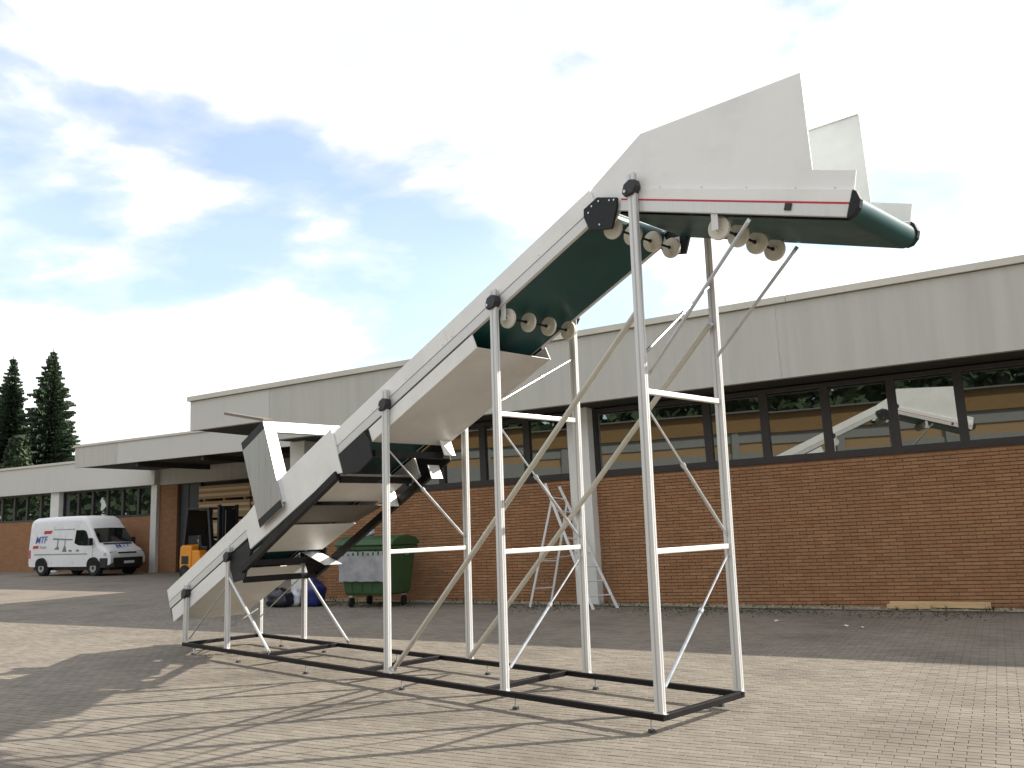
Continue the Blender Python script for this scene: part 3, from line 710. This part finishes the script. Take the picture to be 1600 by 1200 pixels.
# ---- forklift
fk = empty('forklift_truck', (-19.75, 10.35, 0), R(12)); tag(fk, 'orange forklift truck with black mast and overhead guard in the loading bay', 'forklift')
def F(name, mb, m_, bevel=0, parent=None): return mb.build(name, m_, parent or fk, bevel=bevel)
F('counterweight', MB().prism([(-.95, .28), (-.98, .60), (-.95, 1.18), (-.80, 1.26), (-.30, 1.22), (-.30, .28)], -.55, .55), 'orange_paint', .04)
F('body', MB().prism([(-.295, .25), (-.295, 1.05), (.10, 1.05), (.22, .62), (.70, .62), (.78, 1.02), (.86, 1.02), (.86, .25)], -.53, .53), 'orange_paint', .03)
F('vent', MB().box(-.85, -.45, -.556, -.551, .55, .85), 'forklift_black')
F('seat', MB().prism([(-.28, 1.052), (-.28, 1.60), (-.16, 1.62), (-.10, 1.20), (.22, 1.18), (.22, 1.052)], -.26, .26), 'forklift_black', .03)
for y in (-.50, .50):
    F('guard_post', MB().bar((-.72, y, 1.27), (-.55, y, 2.55), .15, .10), 'forklift_black'); F('guard_post', MB().bar((.82, y, 1.03), (.62, y, 2.55), .14, .10), 'forklift_black')
F('guard_roof', MB().box(-.62, .62, -.54, .54, 2.551, 2.61), 'forklift_black', .01)
for y in (-.40, .40):
    F('mast_rail', MB().box(1.00, 1.10, y-.05, y+.05, .08, 2.70), 'forklift_black'); F('mast_rail', MB().box(1.115, 1.20, y-.14 if y > 0 else y+.06, y-.06 if y > 0 else y+.14, .08, 2.62), 'forklift_black')
for z in (.30, 1.2, 2.55): F('mast_crossbar', MB().box(1.02, 1.09, -.349, .349, z, z+.10), 'forklift_black')
F('lift_cylinder', MB().tube((1.06, -.14, .3), (1.06, -.14, 2.5), .035, n=12), 'galvanised')
F('mast_screen', MB().box(1.03, 1.075, -.345, .345, .42, 2.54), 'forklift_black')
F('rear_screen', MB().bar((-.68, 0, 1.60), (-.56, 0, 2.54), .88, .03, up=(1, 0, 0)), 'forklift_black')
F('carriage', MB().box(1.205, 1.26, -.52, .52, .12, .62), 'forklift_black')
for y in (-.30, .30): F('fork', MB().box(1.262, 2.30, y-.06, y+.06, .06, .11), 'forklift_black')
for x, r_ in ((-.62, .26), (.62, .33)):
    for y in (-.52, .52):
        w = F('wheel', MB().tube((x, y-.10, r_), (x, y+.10, r_), r_, n=24), 'rubber', .02)
        yy = y-.1025 if y < 0 else y+.1005
        MB().tube((x, yy, r_), (x, yy+.002, r_), r_*.5, n=18).build('rim', 'forklift_black', w)
F('steering_wheel', MB().tube((.42, 0, 1.28), (.44, 0, 1.30), .17, n=18), 'forklift_black')

# ---- van
van = empty('delivery_van', (-28.1, 9.4, 0), R(16)); tag(van, 'white high-roof delivery van with blue lettering parked along the distant wing', 'van')
# local: x forward, origin under the nearer front wheel (side -y faces the yard); body centre at y = +.86
def V(name, mb, m_, bevel=0, parent=None, smooth=False): return mb.build(name, m_, parent or van, bevel=bevel, smooth=smooth)
CY = .86
prof = [(-4.55, .55, 2.40), (-4.50, .42, 2.52), (-4.30, .40, 2.58), (-3.0, .40, 2.61), (-1.4, .40, 2.61), (-.95, .40, 2.58), (-.70, .40, 2.46), (-.48, .40, 2.22), (-.30, .40, 2.02), (-.02, .40, 1.66), (.24, .40, 1.36), (.45, .40, 1.25), (.70, .42, 1.14), (.86, .45, 1.02), (.95, .50, .90), (.985, .55, .78)]
def halfw(z, x):
    k = 1.0 if z < 1.25 else 1-.105*((z-1.25)/1.35)
    nose = 1-.10*max(0, (x-.35)/.65)**2; tail = 1-.03*max(0, (-4.2-x)/.35)
    return .965*k*nose*tail
mb = MB(); rings = []; NS = 7
for x, zb, zt in prof:
    ring = []; rc = min(.22, (zt-zb)*.25)
    for z in [zb + (zt-rc-zb)*i/NS for i in range(NS+1)]: ring.append((halfw(z, x), z))
    w0 = halfw(zt-rc, x)
    for a in (22, 45, 68, 85): ring.append((w0-rc*(1-math.cos(R(a))), zt-rc+rc*math.sin(R(a))))
    ring.append((0, zt+.012))
    rings.append((x, ring))
n = len(rings[0][1])
vs = []
for x, ring in rings:
    for y, z in ring: vs.append((x, CY-y, z))
    for y, z in reversed(ring[:-1]): vs.append((x, CY+y, z))
nn = 2*n-1; fs = []
for i in range(len(rings)-1):
    for j in range(nn-1): fs.append((i*nn+j, i*nn+j+1, (i+1)*nn+j+1, (i+1)*nn+j))
    fs.append((i*nn+nn-1, i*nn, (i+1)*nn, (i+1)*nn+nn-1))
fs.append(tuple(range(nn))); k0 = (len(rings)-1)*nn; fs.append(tuple(range(k0+nn-1, k0-1, -1)))
body = V('body', mb.add(vs, fs), 'van_white', smooth=True)
es = body.modifiers.new('split', 'EDGE_SPLIT'); es.split_angle = R(38)
def ysurf(z, x, off): return CY-halfw(z, x)-off
def side_patch(pts, m_, name, off=.006, parent=None):
    a = [(x, ysurf(z, x, off), z) for x, z in pts]; b = [(x, ysurf(z, x, off-.02), z) for x, z in pts]; k = len(a)
    return V(name, MB().add(a+b, [tuple(range(k)), tuple(range(2*k-1, k-1, -1))] + [(i, k+i, k+(i+1) % k, (i+1) % k) for i in range(k)]), m_, parent=parent)
side_patch([(-1.35, 1.42), (-1.05, 1.32), (-.60, 1.30), (-.22, 1.30), (-.62, 1.92), (-.80, 1.98), (-1.30, 1.98)], 'van_glass', 'side_window')
def top_at(x):
    for (xa, _, za), (xb, _, zb) in zip(prof, prof[1:]):
        if xa <= x <= xb: return za+(zb-za)*(x-xa)/(xb-xa)
ws = MB(); pts = []
for x in (-.30, -.02, .20):
    z = top_at(x)+.022; w = halfw(z-.1, x)-.10
    pts += [(x, CY-w, z-.01), (x, CY-w*.5, z+.004), (x, CY, z+.010), (x, CY+w*.5, z+.004), (x, CY+w, z-.01)]
V('windscreen', ws.add(pts, [(i*5+j, (i+1)*5+j, (i+1)*5+j+1, i*5+j+1) for i in range(2) for j in range(4)]), 'van_glass', smooth=True)
# window surround along the pillar, cowl, grille, bumper, lamps, plate
V('cowl', MB().prism([(.21, 1.395), (.33, 1.345), (.33, 1.33), (.21, 1.37)], CY-.70, CY+.70), 'van_trim')
V('grille', MB().prism([(.935, .80), (.90, .985), (.93, .99), (.975, .80)], CY-.46, CY+.46), 'van_trim')
V('grille_bar', MB().prism([(.965, .86), (.945, .91), (.965, .915), (.985, .865)], CY-.46, CY+.46), 'van_white')
V('bumper', MB().prismz([(-.0+.38, CY-.985), (.80, CY-.95), (1.02, CY-.72), (1.06, CY), (1.02, CY+.72), (.80, CY+.95), (.38, CY+.985)], .34, .76), 'van_trim', .03)
V('number_plate', MB().box(1.061, 1.067, CY-.26, CY+.26, .50, .61), 'van_white')
for sy in (-1, 1):
    yb = CY+sy*.67
    V('headlight', MB().prism([(.88, .80), (.80, 1.02), (.87, 1.02), (.975, .80)], yb-.18, yb+.18), 'lamp_glass', .02)
    V('indicator', MB().prism([(.62, .86), (.62, .98), (.74, .98), (.74, .86)], CY+sy*.945-.012, CY+sy*.945+.012), 'lamp_glass')
    yb = CY+sy*1.09
    mr = V('mirror', MB().box(-.16, -.04, yb-.09, yb+.09, 1.30, 1.62), 'van_trim', .03)
    MB().bar((-.10, CY+sy*.93, 1.38), (-.10, yb, 1.38), .04, .04).build('arm', 'van_trim', mr)
for x in (0, -3.55):
    for y, o_ in ((CY-.86, -1), (CY+.86, 1)):
        MBa = MB().tube((x, y-o_*.10+o_*.06, .40), (x, y+o_*.114, .36), .43, n=28); V('wheel_arch', MBa, 'rubber')
        w = V('wheel', MB().tube((x, y-.11, .345), (x, y+.125*o_ if o_ > 0 else y+.10, .345), .345, n=28), 'rubber', .02)
        yy = y+o_*.128
        MB().tube((x, yy-.006, .345), (x, yy+.006, .345), .20, n=20).build('rim', 'hubcap', w)
        if o_ < 0: MB().tube((x, yy-.016, .345), (x, yy-.0065, .345), .07, n=12).build('hub', 'van_trim', w)
V('underbody', MB().box(-4.4, .8, CY-.78, CY+.78, .24, .395), 'van_trim')
def seam(x, z0, z1): side_patch([(x-.008, z0), (x+.008, z0), (x+.008, z1), (x-.008, z1)], 'logo_grey', 'door_joint', .004)
seam(-1.42, .52, 2.05); seam(-2.85, .52, 2.20); seam(-.10, .60, 1.25)
side_patch([(-4.1, .93), (-.45, .93), (-.45, .965), (-4.1, .965)], 'logo_grey', 'rubbing_strip', .010)
side_patch([(-2.85, 2.02), (-1.42, 2.02), (-1.42, 2.045), (-2.85, 2.045)], 'logo_grey', 'door_rail', .008)
side_patch([(-4.515, .78), (-4.40, .78), (-4.40, 1.15), (-4.515, 1.15)], 'logo_red', 'tail_light', .012)
# lettering on the side
def side_mat(x, z): return Matrix.Translation((x, ysurf(z, x, .016), z)) @ Matrix.Rotation(R(85.7), 4, 'X')
text('lettering', 'MTF', .44, 'logo_blue', van, side_mat(-4.10, 1.45), shear=.22)
text('lettering', 'Technik', .15, 'logo_grey', van, side_mat(-3.75, 1.22), shear=.2)
side_patch([(-3.55, 1.86), (-3.02, 1.86), (-2.96, 2.0), (-3.49, 2.0)], 'logo_red', 'logo_bar', .012)
side_patch([(-4.25, 1.22), (-3.88, 1.22), (-3.82, 1.34), (-4.19, 1.34)], 'logo_red', 'logo_bar', .012)
for pts in ([(-2.85, 1.60), (-1.50, 1.55), (-1.50, 1.60), (-2.85, 1.66)], [(-2.52, 1.20), (-2.46, 1.20), (-2.46, 1.60), (-2.52, 1.60)], [(-2.72, 1.16), (-2.36, 1.16), (-2.44, 1.30), (-2.52, 1.30)],
            [(-2.02, 1.10), (-1.97, 1.10), (-1.97, 1.58), (-2.02, 1.58)], [(-2.14, 1.06), (-1.85, 1.06), (-1.94, 1.30), (-2.04, 1.30)], [(-1.72, 1.06), (-1.48, 1.06), (-1.54, 1.14), (-1.66, 1.14)], [(-1.22, 1.06), (-.98, 1.06), (-1.04, 1.14), (-1.16, 1.14)]):
    side_patch(pts, 'logo_grey', 'conveyor_drawing', .012)
hm = Matrix.Translation((.68, CY-.02, 1.215)) @ Matrix.Rotation(R(90), 4, 'Z') @ Matrix.Rotation(R(24), 4, 'X')
text('lettering', 'MTF', .40, 'logo_blue', van, hm, 'CENTER', .35)

# ---- spruces behind the wing
def spruce(name, loc, H, r0, seed, label, lean=0, tops=1):
    rnd = random.Random(seed); root = empty(name, loc, rnd.uniform(0, 6)); tag(root, label, 'tree', 'spruces behind the distant wing')
    MB().tube((0, 0, 0), (0, 0, H*.97), .22, .02, n=8).build('trunk', 'bark', root)
    mb = MB()
    leaders = [(0, 0, H, 1.0)] if tops == 1 else [(0, 0, H, 1.0), (.62, .25, H*.955, .75)]
    for lx, ly, Ht, kk in leaders:
        z = 1.5
        while z < Ht-.15:
            t = z/Ht; rad = r0*kk*(1-t)**.82*(1 if t > .12 else .85) + .05
            nb = max(5, int(13*(1-t)+5)); a0 = rnd.uniform(0, 6.28)
            for b in range(nb):
                a = a0+b*6.283/nb+rnd.uniform(-.22, .22); ln = rad*rnd.choice((rnd.uniform(.45, .95), rnd.uniform(.8, 1.3))); dr = rnd.uniform(.12, .50)*(1-t*.9)
                kq = min(1, .28+rad/1.3); ca, sa = math.cos(a), math.sin(a); ns = max(3, int(ln/.15))
                for k in range(ns):
                    f = (k+.6)/ns; x = ln*f; zz = z - dr*x + .55*dr*x*f*f + rnd.uniform(-.06, .06)
                    w = (.22*(1-f)+.11)*rnd.uniform(.7, 1.3)*kq; l2 = rnd.uniform(.22, .40)*kq
                    cx, cy = lx+ca*x, ly+sa*x
                    for sgn in (-1, 1):
                        ex, ey = cx+ca*l2*.55-sa*sgn*w*1.6, cy+sa*l2*.55+ca*sgn*w*1.6
                        hz = rnd.uniform(.06, .16)
                        mb.add([(cx-ca*.10, cy-sa*.10, zz+.03), (cx+ca*l2*.4, cy+sa*l2*.4, zz+.05), (ex, ey, zz-hz), (cx-sa*sgn*w*.8, cy+ca*sgn*w*.8, zz-hz*1.8)], [(0, 1, 2, 3)])
                    mb.add([(cx-ca*.12, cy-sa*.12, zz-.11), (cx+ca*.28*kq, cy+sa*.28*kq, zz-.15*kq), (cx+ca*.30*kq, cy+sa*.30*kq, zz+.05), (cx-ca*.12, cy-sa*.12, zz+.07)], [(0, 1, 2, 3)])
            z += rnd.uniform(.20, .34)+.10*(1-t)
        mb.tube((lx, ly, Ht-.5), (lx, ly, Ht+.12), .05, .008, n=5)
    mb.build('crown', 'needles', root)
    return root
spruce('spruce_tree', (-68.6, 17.4, 0), 16.8, 3.3, 21, 'slender single-topped spruce nearest the picture edge behind the distant wing')
spruce('spruce_tree', (-66.2, 19.7, 0), 17.3, 4.1, 22, 'broad spruce with two tops behind the distant wing', tops=2)
def low_tree(loc, H, r, seed, label):
    rnd = random.Random(seed); root = empty('evergreen_tree', loc); tag(root, label, 'tree')
    MB().tube((0, 0, 0), (0, 0, H*.8), .18, .03, n=7).build('trunk', 'bark', root)
    mb = MB()
    for k in range(5200):
        z = rnd.random(); a = rnd.uniform(0, 6.28); rr = r*math.sqrt(rnd.random())*(1-z*.75)*(1+.25*math.sin(3*a+z*9)); zz = 1+z*(H-1); s_ = rnd.uniform(.10, .24)
        c = Vector((rr*math.cos(a), rr*math.sin(a), zz)); u = Vector((rnd.uniform(-1, 1), rnd.uniform(-1, 1), rnd.uniform(-1, .4))).normalized()*s_; v = u.cross(Vector((rnd.uniform(-1, 1), rnd.uniform(-1, 1), rnd.uniform(-1, 1)))).normalized()*s_*.6
        mb.add([c-u-v, c+u-v, c+u+v, c-u+v], [(0, 1, 2, 3)])
    mb.build('crown', 'needles', root)
low_tree((-64.5, 17.0, 0), 9.6, 2.2, 31, 'low dark evergreen between the two tall spruces')

# ---- tree belt across the yard (seen only mirrored in the windows)
tb = MB(); rnd = random.Random(5)
for k in range(64):
    cx = -150+k*3.4+rnd.uniform(-1, 1); cy = (-64 if cx > -66 else -36)+rnd.uniform(-2, 2); Hh = rnd.uniform(21, 27); rr = rnd.uniform(2.4, 3.6)
    tb.tube((cx, cy, 0), (cx, cy, Hh*.6), .25, .1, n=6)
    for j in range(900):
        v = Vector((rnd.gauss(0, 1), rnd.gauss(0, 1), rnd.gauss(0, 1))).normalized()*rnd.random()**.33
        c = Vector((cx+v.x*rr, cy+v.y*rr, Hh*.55+v.z*Hh*.45)); u = Vector((rnd.uniform(-1, 1), rnd.uniform(-1, 1), rnd.uniform(-1, 1))).normalized()*.46; w = u.cross(Vector((rnd.uniform(-1, 1), rnd.uniform(-1, 1), rnd.uniform(-1, 1)))).normalized()*.38
        tb.add([c-u-w, c+u-w, c+u+w, c-u+w], [(0, 1, 2, 3)])
to = tb.build('treeline', 'leafmass'); to.matrix_world = SIDE; tag(to, 'dark belt of trees mirrored in the hall windows', 'trees', kind='stuff')
